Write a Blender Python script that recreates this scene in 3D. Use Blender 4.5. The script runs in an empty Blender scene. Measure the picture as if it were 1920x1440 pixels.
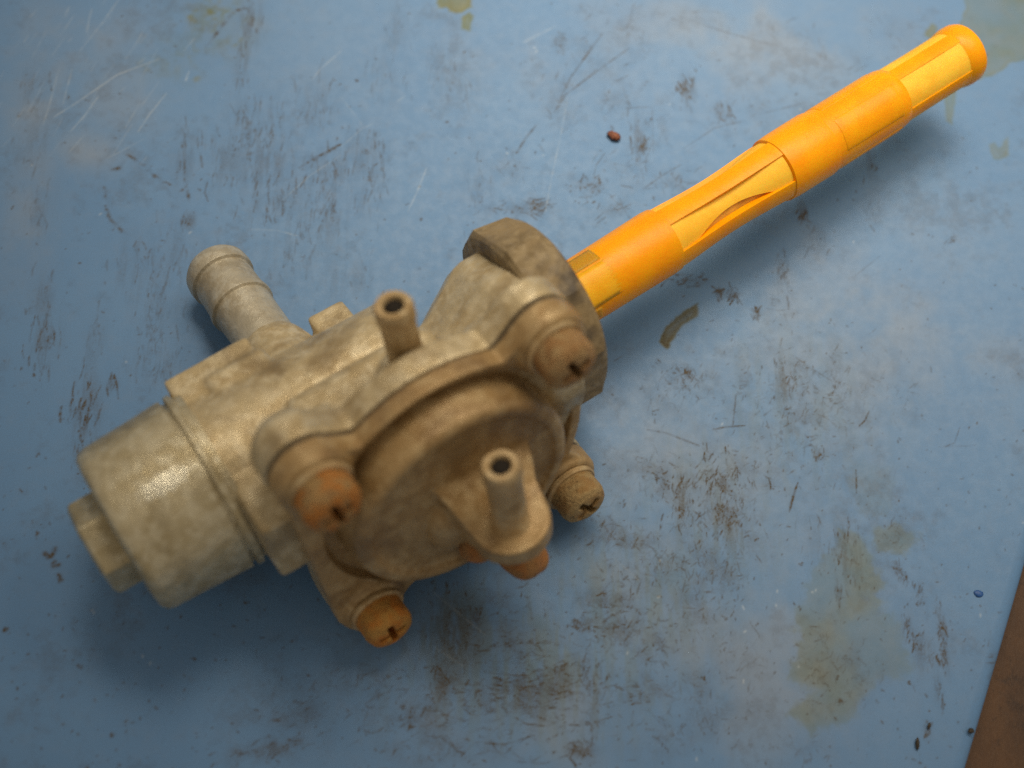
import bpy, bmesh, math, random
import numpy as np
from mathutils import Matrix, Vector
random.seed(7); rng = np.random.default_rng(11)
S = bpy.context.scene
COL = S.collection
MM = 0.001

# ------------------------------------------------------------------ camera
CAM_ROT = np.array([[0.998542, -0.019989, -0.050135], [0.0, 0.92889, -0.370355], [0.053973, 0.369815, 0.927536]])
CAM_LOC = np.array([-10.442, -77.137, 193.185])            # millimetres, table top is z = 0
cd = bpy.data.cameras.new('camera'); cam = bpy.data.objects.new('camera', cd); COL.objects.link(cam)
cam.matrix_world = Matrix.Translation(Vector(CAM_LOC) * MM) @ Matrix(CAM_ROT.tolist()).to_4x4()
cd.sensor_width = 36; cd.lens = 47.458; cd.clip_start = 0.01; cd.clip_end = 20
cd.dof.use_dof = True; cd.dof.focus_distance = 0.204; cd.dof.aperture_fstop = 10.5
S.camera = cam
S.render.resolution_x, S.render.resolution_y = 1024, 768
S.cycles.use_denoising = False                 # keep a little natural grain
S.view_settings.view_transform = 'Standard'; S.view_settings.look = 'None'
S.view_settings.exposure = 0.0; S.view_settings.gamma = 1.0; S.view_settings.use_curve_mapping = False

# ------------------------------------------------------------------ light
wd = bpy.data.worlds.new('World'); S.world = wd; wd.use_nodes = True
wd.node_tree.nodes['Background'].inputs[0].default_value = (1.0, 0.88, 0.70, 1)
wd.node_tree.nodes['Background'].inputs[1].default_value = 0.30

def lamp(kind, name, loc, target, energy, color, **kw):
    ld = bpy.data.lights.new(name, kind); lo = bpy.data.objects.new(name, ld); COL.objects.link(lo)
    lo.location = Vector(loc) * MM
    lo.rotation_euler = (Vector(target) - Vector(loc)).to_track_quat('-Z', 'Y').to_euler()
    ld.energy = energy; ld.color = color
    for k, v in kw.items(): setattr(ld, k, v)
    return lo
WARM = (1.0, 0.875, 0.675)
lamp('SPOT', 'workshop_lamp', (20, 185, 310), (20, 84, 0), 5.9, WARM,
     shadow_soft_size=0.10, spot_size=math.radians(49), spot_blend=1.0)
lamp('SPOT', 'fill_lamp', (190, 130, 290), (72, 44, 0), 2.8, WARM,
     shadow_soft_size=0.10, spot_size=math.radians(47), spot_blend=1.0)  # added fill, brightens the shadow beside the filter

# ------------------------------------------------------------------ materials
def mat(name):
    m = bpy.data.materials.new(name); m.use_nodes = True
    nt = m.node_tree; bs = nt.nodes['Principled BSDF']
    return m, nt, bs
class G:
    """small node-graph helper"""
    def __init__(s, nt, coord='Object', scale=1000.0):
        s.nt = nt; tc = nt.nodes.new('ShaderNodeTexCoord'); mp = nt.nodes.new('ShaderNodeMapping')
        mp.inputs['Scale'].default_value = (scale,) * 3
        nt.links.new(tc.outputs[coord], mp.inputs['Vector']); s.vec = mp.outputs['Vector']
    def L(s, a, b): s.nt.links.new(a, b)
    def noise(s, scale, detail=4, rough=.55, dist=0, stretch=None, off=0):
        n = s.nt.nodes.new('ShaderNodeTexNoise'); v = s.vec
        if stretch or off:
            mp = s.nt.nodes.new('ShaderNodeMapping'); mp.inputs['Scale'].default_value = stretch or (1, 1, 1)
            mp.inputs['Location'].default_value = (off, off * .7, off * .3)
            s.L(s.vec, mp.inputs['Vector']); v = mp.outputs['Vector']
        s.L(v, n.inputs['Vector']); n.inputs['Scale'].default_value = scale
        n.inputs['Detail'].default_value = detail; n.inputs['Roughness'].default_value = rough
        n.inputs['Distortion'].default_value = dist
        return n.outputs['Fac']
    def ramp(s, f, lo, hi, a=0.0, b=1.0):
        r = s.nt.nodes.new('ShaderNodeMapRange'); r.interpolation_type = 'SMOOTHSTEP'
        s.L(f, r.inputs['Value'])
        for k, v in (('From Min', lo), ('From Max', hi), ('To Min', a), ('To Max', b)): r.inputs[k].default_value = v
        return r.outputs['Result']
    def mix(s, f, a, b):
        m = s.nt.nodes.new('ShaderNodeMix'); m.data_type = 'RGBA'
        for sock, v in ((m.inputs[0], f), (m.inputs[6], a), (m.inputs[7], b)):
            if isinstance(v, (int, float)): sock.default_value = v
            elif isinstance(v, tuple): sock.default_value = (*v, 1)
            else: s.L(v, sock)
        return m.outputs[2]
    def math(s, op, a, b=0.0):
        m = s.nt.nodes.new('ShaderNodeMath'); m.operation = op
        for sock, v in ((m.inputs[0], a), (m.inputs[1], b)):
            if isinstance(v, (int, float)): sock.default_value = v
            else: s.L(v, sock)
        return m.outputs[0]
    def bump(s, h, bs, strength, dist):
        b = s.nt.nodes.new('ShaderNodeBump'); b.inputs['Strength'].default_value = strength
        b.inputs['Distance'].default_value = dist
        s.L(h, b.inputs['Height']); s.L(b.outputs['Normal'], bs.inputs['Normal'])

def cast_material(name, c0, c1, c2, metallic, rough, grime=(0.10, 0.075, 0.04), grime_amt=.55, off=0.0):
    m, nt, bs = mat(name); g = G(nt)
    big = g.ramp(g.noise(.16, 5, .6, .4, off=off), .38, .64)
    med = g.ramp(g.noise(.55, 6, .62, .2, off=off + 5), .42, .66)
    col = g.mix(big, c0, c1); col = g.mix(med, col, c2)
    gr = g.ramp(g.noise(.11, 7, .58, .5, off=off + 11), .44, .68, 0, grime_amt)
    col = g.mix(gr, col, grime)
    pit = g.ramp(g.noise(1.8, 4, .7, off=off + 3), .62, .76, 0, .30)
    col = g.mix(pit, col, grime)
    g.L(col, bs.inputs['Base Color'])
    bs.inputs['Metallic'].default_value = metallic
    g.L(g.ramp(g.noise(.8, 5, .6, off=off + 9), .3, .7, rough - .10, rough + .16), bs.inputs['Roughness'])
    g.bump(g.math('ADD', g.noise(1.1, 6, .65, off=off), g.math('MULTIPLY', g.noise(3.5, 3, .6, off=off), .5)), bs, .45, .00030)
    return m
M = {}
M['body'] = cast_material('cast_alloy_oxidised', (0.55, 0.445, 0.27), (0.46, 0.35, 0.19), (0.66, 0.56, 0.38), .28, .37, grime=(0.22, 0.15, 0.07), grime_amt=.74)
M['cap'] = cast_material('cast_alloy_cap', (0.54, 0.465, 0.31), (0.44, 0.36, 0.21), (0.64, 0.575, 0.42), .5, .34, grime=(0.16, 0.12, 0.06), grime_amt=.4, off=31)
M['cover'] = cast_material('cast_alloy_cover', (0.40, 0.265, 0.12), (0.33, 0.205, 0.082), (0.47, 0.335, 0.17), .20, .40, grime=(0.16, 0.088, 0.034), grime_amt=.66, off=57)
M['barb'] = cast_material('drawn_outlet_metal', (0.50, 0.455, 0.36), (0.42, 0.36, 0.26), (0.56, 0.52, 0.43), .35, .36, grime=(0.17, 0.13, 0.075), grime_amt=.35, off=71)
M['nipple'] = cast_material('nipple_metal', (0.50, 0.345, 0.175), (0.36, 0.235, 0.10), (0.55, 0.42, 0.24), .12, .42, grime=(0.13, 0.09, 0.045), off=83)
M['rubber'] = cast_material('dirty_nut', (0.27, 0.195, 0.10), (0.19, 0.135, 0.065), (0.33, 0.25, 0.14), .1, .6, grime=(0.035, 0.030, 0.030), grime_amt=.85, off=97)
m = M['cap']; nt = m.node_tree; bs = nt.nodes['Principled BSDF']; g = G(nt)      # lamp highlight painted into the cap's colour as a bare-metal patch
old = bs.inputs['Base Color'].links[0].from_socket; oldr = bs.inputs['Roughness'].links[0].from_socket
dn = nt.nodes.new('ShaderNodeVectorMath'); dn.operation = 'SUBTRACT'; g.L(g.vec, dn.inputs[0]); dn.inputs[1].default_value = (-32.5, -4.3, 11.5)
sc_ = nt.nodes.new('ShaderNodeVectorMath'); sc_.operation = 'MULTIPLY'; g.L(dn.outputs[0], sc_.inputs[0]); sc_.inputs[1].default_value = (.17, .5, .5)
ln = nt.nodes.new('ShaderNodeVectorMath'); ln.operation = 'LENGTH'; g.L(sc_.outputs[0], ln.inputs[0])
patch = g.ramp(g.math('ADD', ln.outputs['Value'], g.math('MULTIPLY', g.noise(1.3, 6, .75), 2.2)), 1.5, 1.9, 1.0, 0.0)
g.L(g.mix(patch, old, (0.86, 0.81, 0.66)), bs.inputs['Base Color'])
mm = nt.nodes.new('ShaderNodeMix'); mm.data_type = 'FLOAT'; g.L(patch, mm.inputs[0]); g.L(oldr, mm.inputs[2]); mm.inputs[3].default_value = .27; g.L(mm.outputs[0], bs.inputs['Roughness'])
g.L(g.ramp(patch, 0, 1, .45, .95), bs.inputs['Metallic'])
M['gasket'] = cast_material('rubber_gasket', (0.10, 0.075, 0.045), (0.07, 0.05, 0.03), (0.13, 0.10, 0.06), .0, .7, grime=(0.03, 0.025, 0.02), off=111)
def rust_material(name, clean, rust, deep, lo, hi, off):
    m, nt, bs = mat(name); g = G(nt)
    col = g.mix(g.ramp(g.noise(.42, 5, .65, .5, off=off), lo, hi), clean, rust)
    col = g.mix(g.ramp(g.noise(.9, 5, .7, .4, off=off + 4), .55, .68, 0, .8), col, deep)
    g.L(col, bs.inputs['Base Color']); bs.inputs['Roughness'].default_value = .62; bs.inputs['Metallic'].default_value = .12
    g.bump(g.noise(1.6, 6, .7, off=off), bs, .9, .0006)
    return m
M['screw_a'] = rust_material('screw_dull_brown', (0.42, 0.275, 0.125), (0.36, 0.19, 0.07), (0.15, 0.08, 0.03), .40, .62, 3)
M['screw_b'] = rust_material('screw_part_rusted', (0.40, 0.25, 0.10), (0.52, 0.20, 0.035), (0.22, 0.075, 0.018), .42, .56, 17)
M['screw_c'] = rust_material('screw_orange_rust', (0.52, 0.27, 0.06), (0.55, 0.20, 0.025), (0.28, 0.085, 0.015), .40, .62, 29)
M['screw_d'] = rust_material('screw_crusted_tan', (0.42, 0.29, 0.13), (0.36, 0.21, 0.075), (0.14, 0.08, 0.035), .42, .62, 43)
M['screw_e'] = rust_material('plug_brown_rust', (0.36, 0.19, 0.07), (0.42, 0.17, 0.045), (0.16, 0.07, 0.025), .42, .62, 61)
m, nt, bs = mat('bore_shade'); bs.inputs['Base Color'].default_value = (0.012, 0.008, 0.005, 1); bs.inputs['Roughness'].default_value = .9; M['bore'] = m
def plastic(name, c0, c1, rough, sss, off):
    m, nt, bs = mat(name); g = G(nt)
    col = g.mix(g.ramp(g.noise(.22, 4, .6, .3, off=off), .35, .68), c0, c1)
    col = g.mix(g.ramp(g.noise(.9, 6, .7, .5, off=off + 7), .60, .75, 0, .35), col, tuple(c * .55 for c in c1))
    g.L(col, bs.inputs['Base Color']); bs.inputs['Roughness'].default_value = rough
    bs.inputs['Specular IOR Level'].default_value = .22; bs.inputs['Subsurface Weight'].default_value = sss; bs.inputs['Subsurface Radius'].default_value = (1.0, .42, .08)
    bs.inputs['Subsurface Scale'].default_value = .002
    g.bump(g.noise(1.2, 4, .6, off=off), bs, .25, .0002)
    return m
M['orange'] = plastic('orange_filter_plastic', (0.97, 0.39, 0.002), (0.96, 0.33, 0.001), .36, .25, 5)
M['screen'] = plastic('pale_filter_screen', (0.98, 0.56, 0.05), (0.97, 0.48, 0.03), .55, .25, 15)
M['root'] = plastic('amber_highlight', (0.98, 0.47, 0.02), (0.97, 0.41, 0.01), .4, .25, 35)
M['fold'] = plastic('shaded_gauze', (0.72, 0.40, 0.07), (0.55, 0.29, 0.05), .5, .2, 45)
M['stain_orange'] = plastic('fuel_darkened_plastic', (0.50, 0.26, 0.02), (0.60, 0.29, 0.015), .42, .3, 25)
m, nt, bs = mat('crumb_red_brown'); g = G(nt)
g.L(g.mix(g.ramp(g.noise(2.5, 4, .7), .42, .62), (0.10, 0.028, 0.016), (0.30, 0.11, 0.06)), bs.inputs['Base Color']); bs.inputs['Roughness'].default_value = .7; M['crumb'] = m
m, nt, bs = mat('crumb_black_brown'); g = G(nt)
g.L(g.mix(g.ramp(g.noise(2.5, 4, .7), .42, .62), (0.022, 0.016, 0.010), (0.07, 0.05, 0.03)), bs.inputs['Base Color']); bs.inputs['Roughness'].default_value = .7; M['crumb_dark'] = m
m, nt, bs = mat('flake_blue'); g = G(nt)
g.L(g.mix(g.noise(2.5, 3, .6), (0.01, 0.06, 0.24), (0.02, 0.11, 0.36)), bs.inputs['Base Color']); bs.inputs['Roughness'].default_value = .5; M['flake'] = m

# ------------------------------------------------------------------ mesh helpers (all in millimetres until finish())
def bm_box(bm, x0, x1, y0, y1, z0, z1, bev=0.0):
    t = bmesh.new(); bmesh.ops.create_cube(t, size=1)
    bmesh.ops.scale(t, verts=t.verts, vec=(x1 - x0, y1 - y0, z1 - z0))
    bmesh.ops.translate(t, verts=t.verts, vec=((x0 + x1) / 2, (y0 + y1) / 2, (z0 + z1) / 2))
    if bev: bmesh.ops.bevel(t, geom=list(t.edges), offset=bev, segments=3, affect='EDGES', profile=.5)
    join(bm, t)
def join(bm, t):
    me = bpy.data.meshes.new('tmp'); t.to_mesh(me); t.free(); bm.from_mesh(me); bpy.data.meshes.remove(me)
def frame(axis):
    """two unit vectors across an axis"""
    a = Vector(axis).normalized(); u = Vector((0, 0, 1)) if abs(a.z) < .9 else Vector((1, 0, 0))
    u = (u - a * u.dot(a)).normalized(); return a, u, a.cross(u)
def lathe(bm, origin, axis, prof, seg=40, a0=0.0, cap=True, wob=None):
    """prof = [(distance along axis, radius)]; radius 0 closes to a point"""
    a, u, v = frame(axis); o = Vector(origin); rings = []
    for d, r in prof:
        if r <= 1e-6: rings.append([bm.verts.new(o + a * d)]); continue
        rings.append([bm.verts.new(o + a * d + (u * math.cos(t) + v * math.sin(t)) * (r * (wob(d, t) if wob else 1)))
                      for t in [a0 + 2 * math.pi * k / seg for k in range(seg)]])
    for A, B in zip(rings, rings[1:]):
        if len(A) == 1 and len(B) == 1: continue
        for k in range(seg):
            k2 = (k + 1) % seg
            if len(A) == 1: bm.faces.new((A[0], B[k2], B[k]))
            elif len(B) == 1: bm.faces.new((A[k], A[k2], B[0]))
            else: bm.faces.new((A[k], A[k2], B[k2], B[k]))
    if cap:
        if len(rings[0]) > 1: bm.faces.new(rings[0][::-1])
        if len(rings[-1]) > 1: bm.faces.new(rings[-1])
def extrude_outline(bm, pts, y0, y1):
    """closed outline of (x, z) points pushed along y"""
    A = [bm.verts.new((x, y0, z)) for x, z in pts]; B = [bm.verts.new((x, y1, z)) for x, z in pts]
    n = len(pts)
    for k in range(n): bm.faces.new((A[k], A[(k + 1) % n], B[(k + 1) % n], B[k]))
    bm.faces.new(A[::-1]); bm.faces.new(B)
def ellipsoid(bm, c, r, rot=None):
    t = bmesh.new(); bmesh.ops.create_uvsphere(t, u_segments=28, v_segments=18, radius=1)
    bmesh.ops.scale(t, verts=t.verts, vec=r)
    if rot: bmesh.ops.rotate(t, verts=t.verts, cent=(0, 0, 0), matrix=Matrix.Rotation(rot[0], 3, rot[1]))
    bmesh.ops.translate(t, verts=t.verts, vec=c); join(bm, t)
def finish(bm, name, material, parent=None, voxel=0.0, smooth=0, rough=0.0, label=None, angle=None, cut=None, bevel=0.0):
    bmesh.ops.recalc_face_normals(bm, faces=bm.faces)
    me = bpy.data.meshes.new(name); bm.to_mesh(me); bm.free()
    o = bpy.data.objects.new(name, me); COL.objects.link(o)
    mods = False; cutter = None
    if cut is not None:
        bmesh.ops.recalc_face_normals(cut, faces=cut.faces)
        cm = bpy.data.meshes.new('cutter'); cut.to_mesh(cm); cut.free()
        cutter = bpy.data.objects.new('cutter', cm); COL.objects.link(cutter)
        md = o.modifiers.new('b', 'BOOLEAN'); md.operation = 'DIFFERENCE'; md.object = cutter; md.solver = 'EXACT'; mods = True
    if voxel:
        md = o.modifiers.new('r', 'REMESH'); md.mode = 'VOXEL'; md.voxel_size = voxel; mods = True
    if bevel:
        md = o.modifiers.new('v', 'BEVEL'); md.width = bevel; md.segments = 3; md.limit_method = 'ANGLE'; md.angle_limit = .6; mods = True
    if smooth:
        md = o.modifiers.new('s', 'SMOOTH'); md.factor = .5; md.iterations = smooth; mods = True
    if mods:
        dg = bpy.context.evaluated_depsgraph_get(); dg.update()
        new = bpy.data.meshes.new_from_object(o.evaluated_get(dg)); o.modifiers.clear()
        old = o.data; o.data = new; bpy.data.meshes.remove(old); new.name = name; me = new
        if cutter: bpy.data.objects.remove(cutter)
    if rough:                                   # uneven casting skin: low-frequency push along the normals
        n = len(me.vertices); co = np.empty(n * 3); me.vertices.foreach_get('co', co); co = co.reshape(-1, 3)
        no = np.empty(n * 3); me.vertices.foreach_get('normal', no); no = no.reshape(-1, 3)
        f = np.zeros(n)
        for k in range(10):
            w = rng.normal(size=3) * (.25 + .12 * k); f += np.sin(co @ w + rng.uniform(0, 6.3)) / (1 + .35 * k)
        co += no * (f * rough / 2.2)[:, None]; me.vertices.foreach_set('co', co.ravel())
    me.transform(Matrix.Scale(MM, 4))
    me.materials.clear(); me.materials.append(material)
    me.polygons.foreach_set('use_smooth', [True] * len(me.polygons))
    if angle: me.set_sharp_from_angle(angle=angle)
    me.update(); o.parent = parent
    if label: o['label'] = label
    return o

# ------------------------------------------------------------------ the setting: blue panel on a wooden bench
def table_point(u, v):
    """where a sight line of the 1920 x 1440 photograph meets the table top (mm)"""
    d = CAM_ROT @ np.array([(u - 960) / 2531.1, -(v - 720) / 2531.1, -1.0]); k = -CAM_LOC[2] / d[2]
    return (CAM_LOC + k * d)[:2]
RES = 0.13; X0, X1, Y0, Y1 = -100.0, 100.0, -75.0, 95.0
NX, NY = int((X1 - X0) / RES), int((Y1 - Y0) / RES)
GX, GY = np.meshgrid(X0 + RES * (np.arange(NX) + .5), Y0 + RES * (np.arange(NY) + .5))
def vnoise(cell, seed, oct=3, aniso=(1, 1)):
    r = np.random.default_rng(seed); out = np.zeros((NY, NX)); amp = 1.0; tot = 0
    for k in range(oct):
        cx, cy = cell * aniso[0] / 2 ** k, cell * aniso[1] / 2 ** k
        gx, gy = (GX - X0) / cx, (GY - Y0) / cy
        t = r.random((int(gy.max()) + 3, int(gx.max()) + 3)); ix, iy = gx.astype(int), gy.astype(int)
        fx, fy = gx - ix, gy - iy; fx = fx * fx * (3 - 2 * fx); fy = fy * fy * (3 - 2 * fy)
        out += amp * ((t[iy, ix] * (1 - fx) + t[iy, ix + 1] * fx) * (1 - fy) + (t[iy + 1, ix] * (1 - fx) + t[iy + 1, ix + 1] * fx) * fy)
        tot += amp; amp *= .55
    return out / tot
N1, N2, N3 = vnoise(2.2, 1, 4), vnoise(9, 2, 4), vnoise(.7, 3, 2)
NV = vnoise(1.6, 4, 4, (.5, 3.2))
ss = lambda x, a, b: (lambda t: t * t * (3 - 2 * t))(np.clip((x - a) / (b - a), 0, 1))
DIRT, OIL, SCR, HAZE = (np.zeros((NY, NX), dtype=np.float64) for _ in range(4))
def window(xmin, xmax, ymin, ymax):
    return (slice(max(0, int((ymin - Y0) / RES)), min(NY, int((ymax - Y0) / RES) + 2)), slice(max(0, int((xmin - X0) / RES)), min(NX, int((xmax - X0) / RES) + 2)))
def stroke(L, pts, w, amt, grain=.5, taper=True):
    """soft line through photo points pts; w = half width in mm"""
    P = np.array([table_point(*p) for p in pts]); stroke_mm(L, P, w, amt, grain, taper)
def stroke_mm(L, P, w, amt, grain=.5, taper=True):
    n = len(P) - 1; pad = 3 * w + .3
    sl = window(P[:, 0].min() - pad, P[:, 0].max() + pad, P[:, 1].min() - pad, P[:, 1].max() + pad)
    x, y = GX[sl], GY[sl]
    if x.size == 0: return
    best = np.zeros_like(x)
    for k in range(n):
        d = P[k + 1] - P[k]; l2 = d @ d + 1e-9
        t = np.clip(((x - P[k, 0]) * d[0] + (y - P[k, 1]) * d[1]) / l2, 0, 1)
        dist = np.hypot(x - P[k, 0] - t * d[0], y - P[k, 1] - t * d[1])
        tt = (k + t) / n; ww = w * ((.35 + 1.3 * np.sqrt(np.clip(tt * (1 - tt), 0, 1))) if taper else 1)
        best = np.maximum(best, np.exp(-(dist / ww) ** 2))
    best *= min(1.0, amt * 1.4) * (1 - grain + grain * ss(N1[sl] * .5 + N3[sl] * .5, .36, .64) * 1.4)
    L[sl] = np.maximum(L[sl], np.clip(best, 0, 1))
def smear(L, u, v, ru, rv, amt, count, ang=90, spread=20, length=(1, 4), w=(.08, .2), grain=.6, soft=.35):
    """cloud of short scuffs round a photo point, plus a faint haze below them"""
    c = table_point(u, v); cx = table_point(u + ru, v) - c; cy = table_point(u, v - rv) - c
    rx, ry = np.hypot(*cx), np.hypot(*cy)
    if soft:
        sl = window(c[0] - 2.2 * rx, c[0] + 2.2 * rx, c[1] - 2.2 * ry, c[1] + 2.2 * ry)
        e = np.exp(-(((GX[sl] - c[0]) / rx) ** 2 + ((GY[sl] - c[1]) / ry) ** 2))
        nz = ss((NV if spread < 30 and 60 < ang < 120 else N1)[sl], .38, .68)
        L[sl] = np.maximum(L[sl], e * amt * soft * 1.35 * (.3 + nz))
    for _ in range(count):
        p = c + rng.normal(size=2) * (rx * .55, ry * .55); a = math.radians(ang + rng.normal() * spread); l = rng.uniform(*length)
        d = np.array([math.cos(a), math.sin(a)]) * l / 2; bend = np.array([-d[1], d[0]]) * rng.normal() * .12
        stroke_mm(L, np.array([p - d, p + bend, p + d]), 1.7 * rng.uniform(*w), amt * rng.uniform(.45, 1.15), grain)
def stain(L, poly, amt, feather=.35, edge=.35, wob=.6, inner=.75):
    P = np.array([table_point(*p) for p in poly]); pad = 3
    sl = window(P[:, 0].min() - pad, P[:, 0].max() + pad, P[:, 1].min() - pad, P[:, 1].max() + pad)
    x = GX[sl] + (N1[sl] - .5) * wob * 4; y = GY[sl] + (N2[sl] - .5) * wob * 3 + (N3[sl] - .5) * wob
    inside = np.zeros(x.shape, bool); dist = np.full(x.shape, 1e9); n = len(P)
    for k in range(n):
        a, b = P[k], P[(k + 1) % n]; d = b - a
        with np.errstate(divide='ignore', invalid='ignore'):
            inside ^= ((a[1] > y) != (b[1] > y)) & (x < d[0] * (y - a[1]) / (d[1] + 1e-12) + a[0])
        t = np.clip(((x - a[0]) * d[0] + (y - a[1]) * d[1]) / (d @ d + 1e-9), 0, 1)
        dist = np.minimum(dist, np.hypot(x - a[0] - t * d[0], y - a[1] - t * d[1]))
    sd = np.where(inside, dist, -dist); m = ss(sd, -feather, feather)
    m = m * (inner + edge * np.exp(-(sd / .5) ** 2)) * (.7 + .6 * ss(N2[sl], .3, .7))
    L[sl] = np.maximum(L[sl], np.clip(m * amt, 0, 1))

# oil stains, olive green
stain(OIL, [(1795, -40), (1960, -40), (1960, 105), (1900, 118), (1868, 140), (1835, 150), (1800, 130), (1770, 90), (1800, 50), (1815, 20)], .85)
stain(OIL, [(1738, 62), (1750, 42), (1764, 52), (1750, 80)], .8)
stain(OIL, [(1770, 175), (1792, 168), (1788, 210), (1783, 236), (1774, 228)], .95, wob=.3)
stain(OIL, [(1853, 272), (1866, 268), (1874, 280), (1890, 258), (1893, 292), (1878, 300), (1864, 300)], .75, wob=.3)
stain(OIL, [(815, -30), (888, -30), (882, 12), (862, 22), (845, 20), (835, 10), (822, 14)], .95, wob=.4)
stain(OIL, [(866, 30), (878, 22), (888, 30), (882, 44), (880, 58), (866, 52)], 1.0, wob=.3)
stain(OIL, [(1238, 640), (1250, 612), (1285, 585), (1310, 570), (1308, 596), (1280, 612), (1258, 640), (1248, 654)], .95, wob=.3, edge=.6)
stain(DIRT, [(1238, 640), (1250, 612), (1285, 585), (1310, 570), (1308, 596), (1280, 612), (1258, 640), (1248, 654)], .85, wob=.3)
stain(OIL, [(1500, 1150), (1540, 1060), (1580, 990), (1620, 1010), (1650, 1080), (1640, 1110), (1690, 1200), (1710, 1270), (1640, 1280), (1600, 1340), (1520, 1380), (1480, 1330), (1530, 1290), (1470, 1270), (1490, 1220)], .62, feather=1.4, wob=1.2)
stain(OIL, [(1640, 985), (1700, 980), (1720, 1010), (1690, 1030), (1650, 1020)], .5, feather=1., wob=1.1)
stain(OIL, [(1600, 860), (1680, 880), (1670, 960), (1610, 950)], .2, feather=1.6, wob=1.2)
smear(OIL, 410, 40, 60, 55, .55, 10, 90, 60, (1, 4), (.3, .8), soft=.7)
smear(OIL, 330, 110, 60, 40, .3, 6, 90, 60, (1, 4), (.3, .8), soft=.7)
# dark grease: upper left, wiped downwards
for (u, v, ru, rv, a, c) in [(470, 40, 20, 40, .7, 8), (455, 110, 14, 50, .5, 8), (70, 260, 30, 60, .28, 14), (75, 380, 24, 60, .3, 16), (60, 160, 26, 40, .3, 10), (80, 560, 22, 40, .4, 16),
        (85, 650, 26, 50, .55, 22), (160, 770, 26, 60, .75, 26), (210, 720, 10, 10, .8, 5), (175, 640, 20, 60, .3, 16), (330, 480, 60, 60, .3, 20), (260, 500, 40, 60, .45, 18), (285, 560, 30, 70, .3, 14),
        (300, 640, 40, 70, .35, 22), (300, 690, 40, 30, .35, 14), (355, 415, 12, 14, .8, 6), (345, 300, 20, 50, .5, 10), (480, 240, 50, 70, .42, 30), (500, 300, 60, 60, .5, 34), (420, 300, 50, 50, .42, 24),
        (520, 380, 50, 50, .42, 26), (590, 200, 40, 50, .32, 18), (620, 340, 40, 60, .48, 28), (600, 420, 50, 50, .42, 24), (680, 290, 36, 50, .4, 22), (690, 350, 40, 50, .34, 18), (560, 470, 60, 40, .34, 18), (650, 520, 50, 40, .3, 16),
        (740, 60, 20, 50, .3, 10), (830, 115, 30, 30, .3, 12), (860, 160, 40, 30, .28, 14), (900, 340, 30, 60, .28, 14), (720, 150, 40, 50, .22, 12)]:
    smear(DIRT, u, v, ru, rv, a, int(c * 1.6), 90, 11, (.6, 4.0), (.04, .13), soft=.42)
for pts in [[(240, 290), (270, 310), (295, 335), (320, 347)], [(197, 385), (208, 415), (225, 430), (240, 440)], [(205, 320), (222, 316), (235, 300)], [(195, 350), (200, 375)], [(560, 315), (590, 298), (640, 270)],
            [(385, 90), (440, 20), (470, 14)], [(335, 360), (350, 350), (356, 380)]]:
    stroke(DIRT, pts, .35, .55, .8)
# grease smears, upper right
for (u, v, ru, rv, a, c, an, sp) in [(1287, 170, 14, 26, .95, 22, 100, 18), (1350, 215, 10, 18, .7, 12, 110, 20), (1367, 212, 5, 8, .9, 6, 110, 20), (1200, 265, 20, 46, .6, 26, 80, 16), (1207, 270, 6, 16, .9, 8, 95, 10), (1260, 340, 50, 30, .45, 26, 60, 60),
        (1050, 190, 40, 50, .32, 18, 60, 30), (1120, 100, 50, 60, .34, 20, 60, 30), (1180, 60, 50, 50, .34, 18, 100, 50), (1050, 85, 14, 20, .5, 8, 80, 40), (1150, 200, 40, 30, .32, 16, 100, 50), (1105, 350, 24, 18, .8, 18, 60, 60), (1180, 320, 40, 30, .4, 16, 60, 60),
        (1150, 390, 40, 20, .4, 16, 20, 60), (960, 390, 50, 16, .55, 24, 20, 50), (1010, 385, 30, 12, .6, 14, 0, 40), (960, 310, 30, 30, .34, 12, 60, 50), (1460, 80, 30, 30, .34, 12, 100, 60), (1540, 110, 12, 24, .4, 8, 90, 20), (1420, 200, 30, 30, .3, 12, 30, 60),
        (1500, 60, 40, 30, .25, 10, 20, 60), (1300, 30, 60, 30, .26, 14, 20, 60), (1600, 110, 30, 20, .25, 8, 60, 40), (1680, 60, 30, 30, .22, 8, 60, 60), (1505, 395, 8, 18, .95, 12, 70, 14), (1630, 300, 10, 40, .55, 12, 80, 12), (1640, 390, 14, 30, .35, 10, 70, 40), (1470, 510, 10, 30, .55, 16, 80, 10),
        (1530, 450, 24, 30, .3, 10, 70, 40), (1785, 450, 5, 5, .8, 3, 60, 40), (1350, 550, 8, 10, .9, 8, 70, 30), (1375, 550, 14, 10, .6, 8, 60, 40), (1290, 525, 30, 10, .8, 14, 20, 14), (1418, 590, 8, 10, .9, 8, 70, 30), (1450, 560, 30, 40, .3, 12, 60, 60)]:
    smear(DIRT, u, v, ru, rv, a, int(c * 1.5), an, sp, (.4, 2.8), (.04, .12), soft=.38)
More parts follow.
